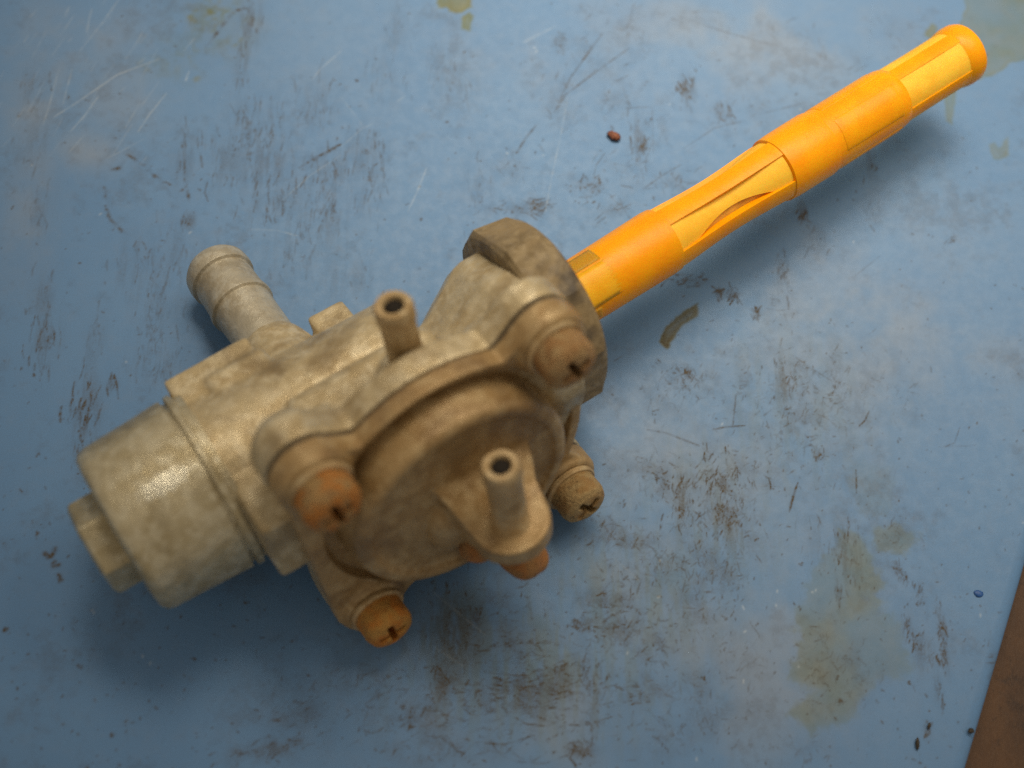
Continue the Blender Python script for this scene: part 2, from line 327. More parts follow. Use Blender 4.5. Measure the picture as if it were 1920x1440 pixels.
for pts, w, a in [([(1130, 62), (1095, 110), (1068, 148)], .16, .7), ([(1068, 148), (1040, 210)], .2, .4), ([(1180, 90), (1110, 140), (1060, 178), (1045, 205)], .14, .55), ([(1005, 235), (985, 260), (968, 288)], .2, .55), ([(1225, 290), (1223, 200)], .12, .3),
                  ([(1170, 203), (1225, 200)], .13, .35), ([(1135, 285), (1118, 310), (1112, 335)], .1, .4), ([(1205, 355), (1240, 330), (1275, 310)], .16, .5), ([(1280, 280), (1340, 240), (1400, 225)], .12, .4), ([(1400, 220), (1480, 200), (1520, 190)], .13, .35),
                  ([(1270, 30), (1360, 60), (1450, 85)], .14, .35), ([(1190, 5), (1175, 60)], .3, .25), ([(1010, 270), (1020, 285)], .2, .4), ([(1650, 480), (1600, 520)], .12, .25), ([(1380, 740), (1374, 800)], .14, .5), ([(1336, 805), (1366, 800), (1398, 798)], .13, .6),
                  ([(1212, 805), (1250, 812), (1280, 824), (1312, 836)], .15, .5), ([(1150, 678), (1168, 667)], .1, .5), ([(1492, 670), (1520, 690), (1560, 715)], .12, .5), ([(1450, 665), (1490, 650)], .1, .4), ([(1496, 905), (1488, 928), (1480, 960)], .2, .95), ([(1605, 880), (1606, 925)], .14, .7),
                  ([(1610, 800), (1622, 788), (1630, 770)], .16, .6), ([(1800, 800), (1790, 830), (1770, 838)], .1, .4), ([(1830, 835), (1760, 838)], .08, .3)]:
    stroke(DIRT, pts, w, a, .5)
# the scuffed patch below the tap and the loose scuffs to its right
for (u, v, ru, rv, a, c, an, sp) in [(850, 1190, 50, 70, .75, 46, 95, 22), (835, 1280, 40, 40, .8, 34, 70, 40), (900, 1150, 90, 50, .5, 44, 0, 40), (1000, 1295, 110, 30, .75, 60, -4, 14), (985, 1210, 60, 24, .6, 30, -10, 20), (960, 1330, 130, 40, .6, 52, -3, 22), (800, 1340, 60, 40, .55, 36, 30, 40), (1050, 1260, 80, 40, .5, 38, -10, 30),
        (1095, 1170, 16, 14, .95, 16, -40, 30), (1140, 1140, 60, 40, .6, 44, 40, 40), (1160, 1180, 50, 40, .55, 36, 40, 50), (1230, 1200, 50, 40, .55, 40, 30, 50), (1055, 1255, 14, 10, .9, 14, 0, 40), (1110, 1280, 30, 50, .5, 32, 85, 30), (1105, 1330, 20, 60, .5, 26, 88, 10), (1210, 1290, 60, 30, .5, 34, -5, 30),
        (1090, 1405, 24, 16, .9, 20, -40, 30), (800, 1400, 80, 40, .4, 30, 25, 30), (900, 1400, 60, 30, .3, 18, 25, 30), (1190, 1040, 60, 50, .45, 44, 60, 50), (1150, 1010, 40, 40, .5, 28, 70, 50), (1220, 1060, 40, 40, .45, 30, 60, 50), (1280, 940, 18, 50, .8, 34, 80, 14), (1350, 925, 55, 60, 1.0, 110, 75, 24), (1365, 985, 40, 50, .5, 36, 80, 16),
        (1330, 1060, 60, 60, .42, 50, 60, 30), (1360, 1090, 40, 50, .42, 40, 60, 24), (1300, 1150, 60, 60, .36, 36, 55, 30), (1210, 880, 40, 30, .4, 24, -30, 50), (1240, 900, 20, 30, .55, 14, -60, 30), (1280, 710, 30, 30, .5, 24, 70, 50), (1290, 700, 8, 12, .8, 8, 80, 20), (1250, 740, 50, 40, .32, 22, 60, 60), (1470, 720, 16, 50, .6, 30, 85, 16), (1500, 700, 30, 30, .45, 22, 60, 60), (1470, 750, 40, 30, .45, 26, 70, 40),
        (1565, 700, 20, 40, .4, 18, 70, 40), (1570, 745, 16, 20, .6, 14, 60, 50), (1530, 850, 10, 16, .6, 10, 90, 30), (1500, 790, 50, 60, .35, 36, 65, 30), (1460, 850, 40, 50, .38, 28, 70, 30), (1560, 790, 50, 30, .3, 18, 40, 60), (1640, 700, 50, 60, .25, 20, 60, 60), (1710, 760, 40, 40, .25, 14, 60, 60), (1400, 720, 40, 50, .3, 20, 50, 60), (1320, 720, 40, 50, .3, 18, 60, 60),
        (1590, 1040, 26, 50, .5, 40, 88, 7), (1570, 1020, 50, 40, .35, 22, 88, 10), (1573, 1105, 6, 30, .6, 8, 86, 6), (1735, 1225, 16, 30, .62, 20, 80, 14), (1680, 1065, 10, 12, .8, 8, -60, 20), (1695, 1085, 8, 10, .8, 6, -80, 20), (1725, 1120, 8, 26, .55, 12, 70, 12), (1700, 1170, 8, 30, .5, 12, 75, 12), (1765, 1170, 8, 40, .62, 18, 86, 10), (1770, 1225, 8, 30, .7, 16, 84, 12), (1760, 1300, 8, 40, .4, 10, 80, 12),
        (1740, 1370, 6, 16, .8, 6, 70, 12), (1690, 1000, 30, 30, .32, 14, 70, 40), (1530, 1240, 50, 60, .34, 40, 50, 60), (1600, 1260, 50, 50, .32, 36, 50, 60), (1340, 1340, 60, 50, .32, 32, 40, 50), (1300, 1290, 40, 40, .34, 24, 40, 50), (1250, 1380, 60, 40, .34, 26, 20, 50), (1480, 1400, 60, 30, .3, 20, 20, 40), (1400, 1250, 60, 60, .26, 26, 45, 40), (1860, 1240, 6, 60, .35, 14, 72, 8),
        (560, 1340, 60, 30, .5, 20, 30, 14), (540, 1400, 60, 20, .6, 16, 28, 10), (470, 1410, 40, 12, .6, 10, 28, 10), (640, 1280, 50, 40, .32, 20, 30, 30), (720, 1330, 50, 40, .4, 22, 40, 40), (700, 1280, 50, 30, .4, 18, 30, 40)]:
    smear(DIRT, u, v, ru * 1.1, rv * 1.1, min(1, a * 1.15), int(c * 1.9), an, sp * 1.3, (.2, 1.9), (.035, .10), soft=.42)
for (u, v, ru, rv, a) in [(1000, 1250, 260, 140, .30), (1180, 1120, 160, 140, .26), (850, 1180, 110, 120, .3), (1330, 960, 120, 140, .2), (1480, 780, 160, 160, .12)]:
    smear(OIL, u, v, ru, rv, a, 0, soft=.9)
    smear(DIRT, u, v, ru * 1.1, rv * 1.1, .34, 120, 20, 70, (.3, 1.6), (.035, .09), soft=.30)
for k in range(34):                              # faint arcs rubbed by a turning part
    v0 = 1190 + 6.5 * k + random.uniform(-4, 4); u0 = 850 + random.uniform(-40, 160); l = random.uniform(40, 190)
    stroke(DIRT, [(u0 + l * t, v0 + 26 * math.sin(math.pi * t * .9)) for t in (0, .33, .66, 1)], random.uniform(.06, .14), random.uniform(.35, .8), .75)
# loose specks everywhere, thicker towards the lower edge
for k in range(2600):
    u, v = random.uniform(-60, 1960), random.uniform(-60, 1480)
    if random.random() > .25 + .75 * max(0, v / 1440) ** 1.5: continue
    p = table_point(u, v); a = random.uniform(0, 6.3); l = abs(random.gauss(0, .22)) + .04
    stroke_mm(DIRT, np.array([p, p + l * np.array([math.cos(a), math.sin(a)])]), random.uniform(.05, .13), random.uniform(.35, 1), .2, False)
for (u, v, r) in [(70, 1000, .35), (95, 1045, .7), (100, 1060, .6), (112, 1085, .5), (150, 1250, .4), (365, 1235, .25), (10, 1180, .4), (210, 1380, .3), (580, 1265, .25), (460, 1130, .2), (755, 1325, .3), (1318, 1272, .3), (1570, 1270, .25), (1704, 1280, .25), (1500, 1140, .2), (1575, 1313, .4), (838, 228, .25), (870, 98, .2), (670, 152, .3), (790, 412, .2), (965, 312, .25)]:
    p = table_point(u, v)
    for _ in range(4):
        d = rng.normal(size=2) * r * .6; stroke_mm(DIRT, np.array([p + d, p + d * .3 + rng.normal(size=2) * .1]), r * .5, .9, .3, False)
# pale scratches, and glossy sheen painted as haze in the upper left
for pts, w, a in [([(222, 0), (190, 45), (150, 95)], .10, .85), ([(172, 15), (162, 62)], .12, .7), ([(130, 12), (122, 30)], .25, .5), ([(135, 130), (118, 195)], .11, .55), ([(110, 130), (92, 200), (80, 235)], .14, .4), ([(300, 110), (220, 140), (140, 195), (100, 220)], .14, .7), ([(185, 180), (160, 215), (132, 247)], .14, .9),
                  ([(355, 132), (348, 152)], .22, .95), ([(312, 175), (280, 215), (258, 248)], .11, .7), ([(270, 260), (225, 285), (200, 297)], .09, .4), ([(640, 95), (600, 130), (585, 150)], .13, .5), ([(470, 430), (520, 432), (560, 443)], .10, .6), ([(640, 290), (580, 330), (530, 375)], .08, .4), ([(1065, 180), (1050, 260), (1035, 330), (1022, 400)], .10, .55),
                  ([(800, 315), (782, 360), (764, 398)], .14, .55), ([(640, 275), (680, 240), (700, 232)], .1, .4), ([(760, 180), (745, 190)], .2, .35), ([(640, 182), (680, 235)], .1, .3), ([(980, 80), (1040, 50)], .25, .35), ([(800, 1100), (860, 1150), (910, 1190)], .07, .55), ([(810, 1210), (870, 1250)], .07, .5), ([(1150, 1045), (1200, 1090)], .07, .45), ([(940, 500), (945, 480)], .1, .3)]:
    stroke(SCR, pts, w * .75, a, .55)
for k in range(60):
    u, v = random.gauss(170, 130), random.gauss(140, 110); l = random.uniform(8, 60)
    stroke(SCR, [(u, v), (u - l * .62, v + l * random.uniform(.5, 1.3))], random.uniform(.05, .12), random.uniform(.1, .4), .6)
for (u, v) in [(1004, 90), (1005, 98), (950, 287), (1018, 291), (1256, 196), (1023, 470), (187, 402), (236, 678), (355, 437), (1355, 794), (1395, 1142), (1395, 1185), (1457, 1110), (1530, 1106), (1522, 1110), (1455, 1134), (1498, 1250), (1838, 1152), (1918, 980), (172, 1145), (176, 1150), (282, 1242), (268, 1232), (1237, 1052), (1233, 1120), (1176, 1226), (1306, 1421), (1394, 1280), (1600, 455), (1500, 205), (60, 310)]:
    p = table_point(u, v); stroke_mm(SCR, np.array([p, p + rng.normal(size=2) * .18]), .13, 1.0, 0, False)
for (u, v, ru, rv, a) in [(60, 160, 60, 90, .5), (140, 60, 120, 70, .3), (165, 280, 60, 40, .4), (230, 180, 90, 70, .25), (1000, 100, 160, 90, .18), (1400, 120, 220, 100, .16), (1300, 1200, 160, 160, .2), (1500, 1150, 160, 200, .2), (900, 1250, 180, 120, .22), (60, 400, 50, 120, .4), (1650, 620, 300, 200, .32), (1400, 60, 320, 110, .34), (1450, 1250, 260, 180, .36), (1300, 850, 220, 160, .26), (1000, 1350, 260, 120, .30), (1150, 1050, 160, 120, .25), (600, 60, 160, 90, .2)]:  # upper-left spots paint the sheen, the others a grey film
    c = table_point(u, v); rx = np.hypot(*(table_point(u + ru, v) - c)); ry = np.hypot(*(table_point(u, v - rv) - c))
    HAZE[:] = np.maximum(HAZE, a * np.exp(-((GX - c[0]) / rx) ** 2 - ((GY - c[1]) / ry) ** 2) * (.3 + 1.1 * ss(N2, .3, .7)))
DIRT[:] = np.maximum(DIRT, .24 * ss(N1 * .35 + N2 * .45 + N3 * .2, .50, .74))

def edge_x(y):                                    # the panel's right edge, slightly bowed
    p, q, r = (table_point(1920, 1080), table_point(1868, 1260), table_point(1815, 1440))
    t = (y - p[1]) / (r[1] - p[1]); t = np.clip(t, -2.2, 2.2)
    b = (q[0] - (p[0] + (r[0] - p[0]) * ((q[1] - p[1]) / (r[1] - p[1]))))
    return p[0] + (r[0] - p[0]) * t + 4 * b * t * (1 - t) * np.where((t > -.6) & (t < 1.6), 1, 0)
def spaced(lo, f0, f1, hi, step, coarse):
    return np.concatenate([np.arange(lo, f0, coarse), np.arange(f0, f1, step), np.arange(f1, hi + coarse, coarse)])
ys = spaced(-220, -66, 86, 380, .19, 8.0)
xs = np.concatenate([np.arange(-330, -94, 8.0), np.arange(-94, 20, .19), np.linspace(20, 124, 530)])
EX = np.interp(ys, np.arange(-220, 381, 4.0), [float(edge_x(np.array(v))) for v in np.arange(-220, 381, 4.0)])
EX = np.minimum(EX, 150)
PX = np.empty((len(ys), len(xs) + 6)); PY = np.repeat(ys[:, None], len(xs) + 6, 1); PZ = np.zeros_like(PX)
blend = np.clip((xs[None, :] - 20) / (xs[-1] - 20), 0, 1) ** 1.0
# left of x = 20 the grid stays square; to the right it is squeezed so that its last column follows the edge
PX[:, :len(xs)] = np.where(xs[None, :] < 20, xs[None, :], 20 + (EX[:, None] - 2.2 - 20) * blend)
PX[:, :len(xs)] += 0
for k, (dx, dz) in enumerate([(-1.3, -.12), (-.55, -.45), (-.15, -1.0), (0, -1.7), (0, -4.0), (0, -7.9)]):
    PX[:, len(xs) + k] = EX + dx; PZ[:, len(xs) + k] = dz
ny, nx = PX.shape
me = bpy.data.meshes.new('blue_tabletop')
idx = np.arange(ny * nx).reshape(ny, nx)
quads = np.stack([idx[:-1, :-1], idx[:-1, 1:], idx[1:, 1:], idx[1:, :-1]], -1).reshape(-1, 4)
me.vertices.add(ny * nx); me.vertices.foreach_set('co', (np.stack([PX, PY, PZ], -1) * MM).astype(np.float32).ravel())
me.loops.add(quads.size); me.loops.foreach_set('vertex_index', quads.ravel().astype(np.int32))
me.polygons.add(len(quads)); me.polygons.foreach_set('loop_start', (np.arange(len(quads)) * 4).astype(np.int32))
me.polygons.foreach_set('use_smooth', np.ones(len(quads), bool))
me.update(calc_edges=True)
ix = np.clip((PX - X0) / RES - .5, 0, NX - 1.001); iy = np.clip((PY - Y0) / RES - .5, 0, NY - 1.001)
def sample(L):
    a, b = ix.astype(int), iy.astype(int); fx, fy = ix - a, iy - b
    v = (L[b, a] * (1 - fx) + L[b, a + 1] * fx) * (1 - fy) + (L[b + 1, a] * (1 - fx) + L[b + 1, a + 1] * fx) * fy
    return v * ((PX > X0) & (PX < X1) & (PY > Y0) & (PY < Y1))
at = me.attributes.new('wear', 'FLOAT_COLOR', 'POINT')
at.data.foreach_set('color', np.stack([sample(DIRT), sample(OIL), sample(SCR), sample(HAZE)], -1).astype(np.float32).ravel())
m, nt, bs = mat('blue_painted_panel'); g = G(nt)
an = nt.nodes.new('ShaderNodeAttribute'); an.attribute_name = 'wear'
sp = nt.nodes.new('ShaderNodeSeparateColor'); nt.links.new(an.outputs['Color'], sp.inputs['Color'])
blue = g.mix(g.ramp(g.noise(.035, 4, .6), .35, .65), (0.108, 0.238, 0.465), (0.120, 0.255, 0.485))
blue = g.mix(g.ramp(g.noise(.35, 5, .65), .45, .75, 0, .30), blue, (0.155, 0.25, 0.42))
fine = g.ramp(g.noise(4.5, 3, .7), .35, .68)
blue = g.mix(g.math('MULTIPLY', fine, .26), blue, (0.10, 0.15, 0.22))
col = g.mix(g.math('MULTIPLY', an.outputs['Alpha'], .8), blue, (0.30, 0.31, 0.33))
col = g.mix(g.math('MULTIPLY', sp.outputs[1], .86), col, g.mix(g.ramp(g.noise(.22, 4, .6), .35, .7), (0.115, 0.145, 0.070), (0.165, 0.16, 0.040)))
dm = g.math('MULTIPLY', sp.outputs[0], g.ramp(g.noise(2.6, 4, .7), .28, .62, .45, 1.15))
col = g.mix(g.math('MINIMUM', dm, 1.0), col, g.mix(g.noise(.25, 3, .6), (0.088, 0.066, 0.040), (0.060, 0.049, 0.036)))
col = g.mix(g.math('MULTIPLY', sp.outputs[2], .38), col, (0.56, 0.63, 0.70))
g.L(col, bs.inputs['Base Color'])
g.L(g.math('ADD', g.ramp(g.noise(.5, 5, .65), .3, .7, .46, .58), g.math('MULTIPLY', sp.outputs[0], .2)), bs.inputs['Roughness'])
bs.inputs['Specular IOR Level'].default_value = .35
g.bump(g.math('ADD', g.math('MULTIPLY', g.noise(1.0, 5, .7), .5), g.math('MULTIPLY', sp.outputs[0], .6)), bs, .25, .00006)
M['blue'] = m
me.materials.append(m)
table = bpy.data.objects.new('blue_tabletop', me); COL.objects.link(table); table['kind'] = 'structure'; table['label'] = 'scratched and oil-stained blue painted work surface'

m, nt, bs = mat('brown_bench_wood'); g = G(nt)
wc = g.mix(g.ramp(g.noise(.10, 5, .65, .6, (1, .35, 1)), .35, .68), (0.100, 0.047, 0.020), (0.060, 0.029, 0.015))
wc = g.mix(g.ramp(g.noise(.28, 6, .7, .5, off=9), .50, .68, 0, .85), wc, (0.035, 0.018, 0.012))
wc = g.mix(g.ramp(g.noise(1.5, 4, .7, 0, (2.5, .5, 1)), .5, .75, 0, .4), wc, (0.15, 0.075, 0.03))
g.L(wc, bs.inputs['Base Color']); bs.inputs['Roughness'].default_value = .6
g.bump(g.noise(.9, 5, .7, 0, (2, .5, 1)), bs, .5, .0004); M['wood'] = m
bm = bmesh.new(); bm_box(bm, -340, 330, -230, 390, -30, -8, 1.0)
bench = finish(bm, 'wooden_bench', M['wood'], angle=.6); bench['kind'] = 'structure'; bench['label'] = 'stained brown wooden bench under the blue panel'

# ------------------------------------------------------------------ the fuel tap (local frame: x along the filter, y along the outlet, z along the hose nipples)
TAP_ROT = Matrix([[0.834526, -0.530622, -0.148348], [0.550762, 0.79602, 0.251025], [-0.015111, -0.291191, 0.956546]])
tap = bpy.data.objects.new('fuel_tap', None); COL.objects.link(tap); tap.empty_display_size = .02
tap.matrix_world = Matrix.Translation(Vector((-18.831, -7.233, 15.8)) * MM) @ TAP_ROT.to_4x4()
tap['label'] = 'dirty grey-brown metal fuel tap with rusty screws and a long orange plastic filter'; tap['category'] = 'fuel tap'

SCREWS = [(16.8, 16.6), (-17.4, 16.0), (-16.3, -17.1), (16.6, -16.4)]
def plate_outline(rad, er, left=None, n=160):
    """round plate of radius rad with a slim ear of radius er round each screw, soft fillets between; left = optional straight left side"""
    pts = []
    for k in range(n):
        a = 2 * math.pi * k / n; d = Vector((math.cos(a), math.sin(a))); best = rad
        for x, z in SCREWS:
            c = Vector((x, z)); along = d.dot(c)
            if along <= 0: continue
            perp2 = c.length_squared - along * along
            if perp2 < er * er: best = max(best, along + math.sqrt(er * er - perp2))
            else: best = max(best, min(along, rad + 3) - 1.15 * (math.sqrt(perp2) - er) * 1.6)      # fillet
        x, z = d.x * best, d.y * best
        if left is not None and x < 0 and -17 < z < 16: x = min(x, left)
        pts.append((x, z))
    return pts

# --- cast body
def loft_x(bm, secs):
    rings = [[bm.verts.new((x, y, z)) for y, z in pts] for x, pts in secs]; n = len(rings[0])
    for P, Q in zip(rings, rings[1:]):
        for k in range(n): bm.faces.new((P[k], P[(k + 1) % n], Q[(k + 1) % n], Q[k]))
    bm.faces.new(rings[0][::-1]); bm.faces.new(rings[-1])
bm = bmesh.new()
bm_box(bm, -26, -13, -2.2, 13.1, -12, 8.9, .5)                       # collar block behind the cap, split by a casting seam
bm_box(bm, -25.7, -13, -16.4, -3.0, -3.5, 8.3, .6)
bm_box(bm, -25.0, -13, -10, 10, -11, 7.6, .4)
bm_box(bm, -21.5, -12, -14, 10, -7, 9.6, 1.2)
lathe(bm, (-28, 0.6, 0), (1, 0, 0), [(0, 11.0), (34, 10.5)], 48)                             # bore housing
bm_box(bm, -15, 7.5, -14, -2.0, -14, 12.2, 2.0)                      # central block under the nipple
bm_box(bm, -14, 1.5, -4, 6.5, -12, 7, 1.5)
bm_box(bm, -2, 9, -5, 2.6, -10, 6, 1.5)
lathe(bm, (-9.6, 2, -.7), (0, 1, 0), [(0, 7.6), (8, 6.6), (14.0, 5.3), (15.5, 4.6)], 40)         # outlet root
bm_box(bm, -3.4, 2.5, 2, 16.3, -7, 2.4, .5)                          # small square lug beside the outlet
FL = [(9.6, 0), (8.6, 5), (5.4, 9.6), (-3.3, 13.4), (-10, 14.9), (-17.5, 17.0), (-19.5, 13), (-20, 4), (-17, -8), (-10, -14), (3, -14), (9, -6)]
sc = lambda f: [(-5 + (y + 5) * f, z * f) for y, z in FL]
loft_x(bm, [(4, sc(.55)), (9, sc(.66)), (16.2, sc(.97)), (17.5, sc(1.0)), (20.9, sc(1.0))])    # neck flaring to the tank flange
bm_box(bm, 8, 20.4, -16, -9, -4, 16.5, 2.5)
extrude_outline(bm, plate_outline(19.9, 5.2, -21.6), -15.6, -11.8)     # plate that carries the diaphragm
for x, z in SCREWS: lathe(bm, (x, -15.4, z), (0, 1, 0), [(0, 5.2), (2.6 if x > 0 else 4.2, 5.0), (5.0 if x > 0 else 6.2, 2.4 if x > 0 else 3.4)], 36)
bm_box(bm, -19.5, 19.5, -13, -7, -15, 12.4, 2.5)
bm_box(bm, -20.5, -9, -14, -6, -9, 13.5, 2.5)
lathe(bm, (1.2, -9.1, 10), (0, 0, 1), [(0, 4.6), (2.6, 4.2), (4.2, 3.2)], 32)                   # pad round the upper nipple
body = finish(bm, 'valve_body', M['body'], tap, voxel=.30, smooth=3, rough=.08)

# --- valve cap and its hexagon
bm = bmesh.new()
lathe(bm, (0, .8, 0), (1, 0, 0), [(-40.9, 0), (-40.9, 10.0), (-40.75, 11.2), (-40.2, 11.9), (-39.2, 12.2), (-33, 12.55), (-27.9, 12.85), (-27.8, 12.2), (-27.2, 12.2), (-27.1, 13.0), (-26.3, 13.05), (-26.1, 12.4), (-25, 12.4), (-25, 0)], 72)
cap = finish(bm, 'valve_cap', M['cap'], tap, rough=.07, angle=.7)
bm = bmesh.new(); lathe(bm, (0, .6, 0), (1, 0, 0), [(-45, 0), (-45, 6.0), (-44.5, 6.9), (-40.8, 6.9), (-40.8, 0)], 6, a0=.15)
finish(bm, 'hexagon_head', M['cap'], tap, bevel=.35)

# --- outlet spigot
bm = bmesh.new()
lathe(bm, (-9.6, 0, -.7), (0, 1, 0), [(14, 4.5), (20, 4.45), (26.2, 4.55), (26.4, 4.95), (27.0, 5.0), (28.5, 4.7), (33.0, 4.62), (33.2, 5.05), (34.2, 5.15), (35.6, 5.0), (36.6, 4.4), (37.0, 3.6), (37.0, 2.7), (28, 2.6), (28, 0)], 56)
spig = finish(bm, 'outlet_spigot', M['barb'], tap, rough=.03, angle=.55)

# --- upper hose nipple
def nipple(name, x, y, z0, z1, parent):
    bm = bmesh.new()
    lathe(bm, (x, y, z0), (0, 0, 1), [(0, 2.9), (.8, 2.45), (z1 - z0 - 3.4, 2.32), (z1 - z0 - 2.6, 2.56), (z1 - z0 - .5, 2.56), (z1 - z0, 2.25), (z1 - z0, 1.5), (z1 - z0 - .4, 1.25), (z1 - z0 - 9, 1.25), (z1 - z0 - 9, 0)], 40)
    n = finish(bm, name, M['nipple'], parent, rough=.03, angle=.7)
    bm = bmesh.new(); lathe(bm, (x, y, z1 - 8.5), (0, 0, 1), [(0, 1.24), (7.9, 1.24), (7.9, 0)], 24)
    finish(bm, 'bore', M['bore'], n)  # black plug painting the shade inside the nipple's hole
    return n
nipple('hose_nipple', 1.2, -9.1, 12.6, 26.2, tap)

# --- faceted union nut under the tank flange
bm = bmesh.new(); NF = 9
def facet(x, sc_, rnd):
    out = []
    for k in range(NF * 8):
        t = 2 * math.pi * k / (NF * 8) + .12; seg_a = 2 * math.pi / NF; u_ = (t - .12) % seg_a - seg_a / 2
        r = 13.5 * (1 - rnd) * math.cos(seg_a / 2) / math.cos(u_) / math.cos(seg_a / 2) * 1.0 + 13.5 * rnd
        cy_, sz_ = math.cos(t), math.sin(t)
        out.append(bm.verts.new((x, -2.8 + sc_ * r * cy_ * (1.10 if cy_ > 0 and x < 22 else 1.0), 1.4 + sc_ * r * sz_ * (1.0 if sz_ > 0 else 1.22))))
    return out
rings = [facet(20.4, .90, 1.0), facet(20.7, .955, .8), facet(21.3, .975, 0), facet(26.4, .975, 0), facet(27.3, .965, .9), facet(27.9, .90, 1.0)]
n_ = NF * 8
for P, Q in zip(rings, rings[1:]):
    for k in range(n_): bm.faces.new((P[k], P[(k + 1) % n_], Q[(k + 1) % n_], Q[k]))
bm.faces.new(rings[0][::-1]); bm.faces.new(rings[-1])
finish(bm, 'union_nut', M['rubber'], tap, rough=.06, angle=.30)

# --- diaphragm cover: eared plate, raised round face, boss with the second nipple
bm = bmesh.new()
extrude_outline(bm, plate_outline(20.4, 5.1, -21.7), -19.0, -16.2)
CX, CZ = -.4, .9
groove = bmesh.new()                                                   # channel between the outer lip and the raised face
lathe(groove, (CX * .5, -17.0, CZ * .5), (0, -1, 0), [(0, 15.2), (0, 18.9), (1.4, 19.1), (6, 19.2), (6, 15.2), (0, 15.2)], 96, cap=False)
plate = finish(bm, 'plate', M['cover'], None, cut=groove); pm = plate.data; pm.transform(Matrix.Scale(1 / MM, 4))
bm = bmesh.new(); bm.from_mesh(pm); bpy.data.objects.remove(plate)
for x, z in SCREWS: lathe(bm, (x, -16.4, z), (0, -1, 0), [(0, 5.1), (2.7, 5.0), (3.3, 4.7), (3.55, 4.2), (3.55, 0)], 40)                              # screw bosses
lathe(bm, (CX, -17.2, CZ), (0, -1, 0), [(-.6, 16.6), (1.6, 16.4), (4.9, 16.1), (5.6, 15.7), (5.9, 15.0), (5.9, 14.2), (5.2, 13.6), (5.0, 12.8), (5.1, 10), (5.6, 0)], 96)
ellipsoid(bm, (1.6, -21.8, -6.0), (5.6, 4.2, 5.2))
ellipsoid(bm, (-3.4, -22.4, -2.5), (3.6, 2.8, 5.2))
t = bmesh.new()                                                        # teardrop boss, flat top where the nipple stands
pts = [(-4.8, -21.5), (-3.6, -25.5), (-2.9, -28.3)] + [(2.5 + 5.4 * math.cos(math.radians(a)), -28.7 - 5.2 * math.sin(math.radians(a))) for a in range(0, 181, 15)][::-1] + [(8.2, -26.5), (9.6, -23.5), (10.0, -21.5)]
lo = [t.verts.new((2 + (x - 2) * .62, -19 + (y + 19) * .45, -11)) for x, y in pts]
md_ = [t.verts.new((x, y, -2.6)) for x, y in pts]; hi = [t.verts.new((x, y, .4 + max(0, y + 29.0) * .86 * (1 if x < 6 else .7))) for x, y in pts]
for P, Q in ((lo, md_), (md_, hi)):
    for k in range(len(pts)): t.faces.new((P[k], P[(k + 1) % len(pts)], Q[(k + 1) % len(pts)], Q[k]))
t.faces.new(lo[::-1]); t.faces.new(hi); bmesh.ops.recalc_face_normals(t, faces=t.faces); join(bm, t)
cover = finish(bm, 'diaphragm_cover', M['cover'], tap, voxel=.27, smooth=3, rough=.05)
nipple('hose_nipple', 2.5, -28.9, 0.2, 13.6, cover)
bm = bmesh.new(); ellipsoid(bm, (3.2, -27.4, -10.6), (3.3, 4.6, 3.2)); ellipsoid(bm, (4.6, -28.8, -11.6), (2.3, 2.6, 2.3)); ellipsoid(bm, (-1.4, -25.0, -8.0), (2.4, 2.6, 2.6))
finish(bm, 'corroded_plug', M['screw_e'], cover, voxel=.3, smooth=3, rough=.25)

# --- diaphragm edge squeezed between plate and cover
bm = bmesh.new(); extrude_outline(bm, plate_outline(19.6, 4.8, -21.2), -16.3, -15.5)
finish(bm, 'diaphragm_gasket', M['gasket'], tap)

# --- four cover screws: round-edged cylinder heads with a cross recess
def screw(x, z, ma, turn, label, sq=1.0, yb=-19.9):
    bm = bmesh.new()
    lathe(bm, (x, yb, z), (0, -1, 0), [(0, 0), (0, 3.5 * sq), (.4, 3.7 * sq), (3.5, 3.74 * sq), (4.3, 3.4 * sq), (4.8, 2.6 * sq), (5.0, 1.5), (5.05, 0)], 48,
          wob=lambda d, t: 1 + .018 * math.sin(3 * t + d + x) + .014 * math.sin(7 * t + 2 * d + z))
    cut = bmesh.new(); k_, l_ = .50, 2.05                              # cross recess
    pl = [(l_, k_), (k_, k_), (k_, l_), (-k_, l_), (-k_, k_), (-l_, k_), (-l_, -k_), (-k_, -k_), (-k_, -l_), (k_, -l_), (k_, -k_), (l_, -k_)]
    pl = [(x + a * math.cos(turn) - b * math.sin(turn), z + a * math.sin(turn) + b * math.cos(turn)) for a, b in pl]
    extrude_outline(cut, pl, yb - 2.2, yb - 8)
    s = finish(bm, 'screw', ma, tap, cut=cut, voxel=.16, smooth=2, rough=.05, label=label)
    bm = bmesh.new(); lathe(bm, (x, yb - .1, z), (0, -1, 0), [(0, 0), (0, 4.25 * sq), (.5, 4.3 * sq), (.75, 4.1 * sq), (.75, 0)], 40)
    finish(bm, 'washer', M['nipple'], s, angle=.6)
for (x, z), ma, turn, lab, sq in zip(SCREWS, ('screw_a', 'screw_b', 'screw_c', 'screw_d'), (.35, .15, .05, .6),
        ('dull brown screw beside the gasket', 'half rusted screw beside the valve cap', 'bright orange rusted screw', 'crusted tan screw'), (1.0, 1.02, .95, .97)):
    screw(x, z, M[ma], turn, lab, sq)

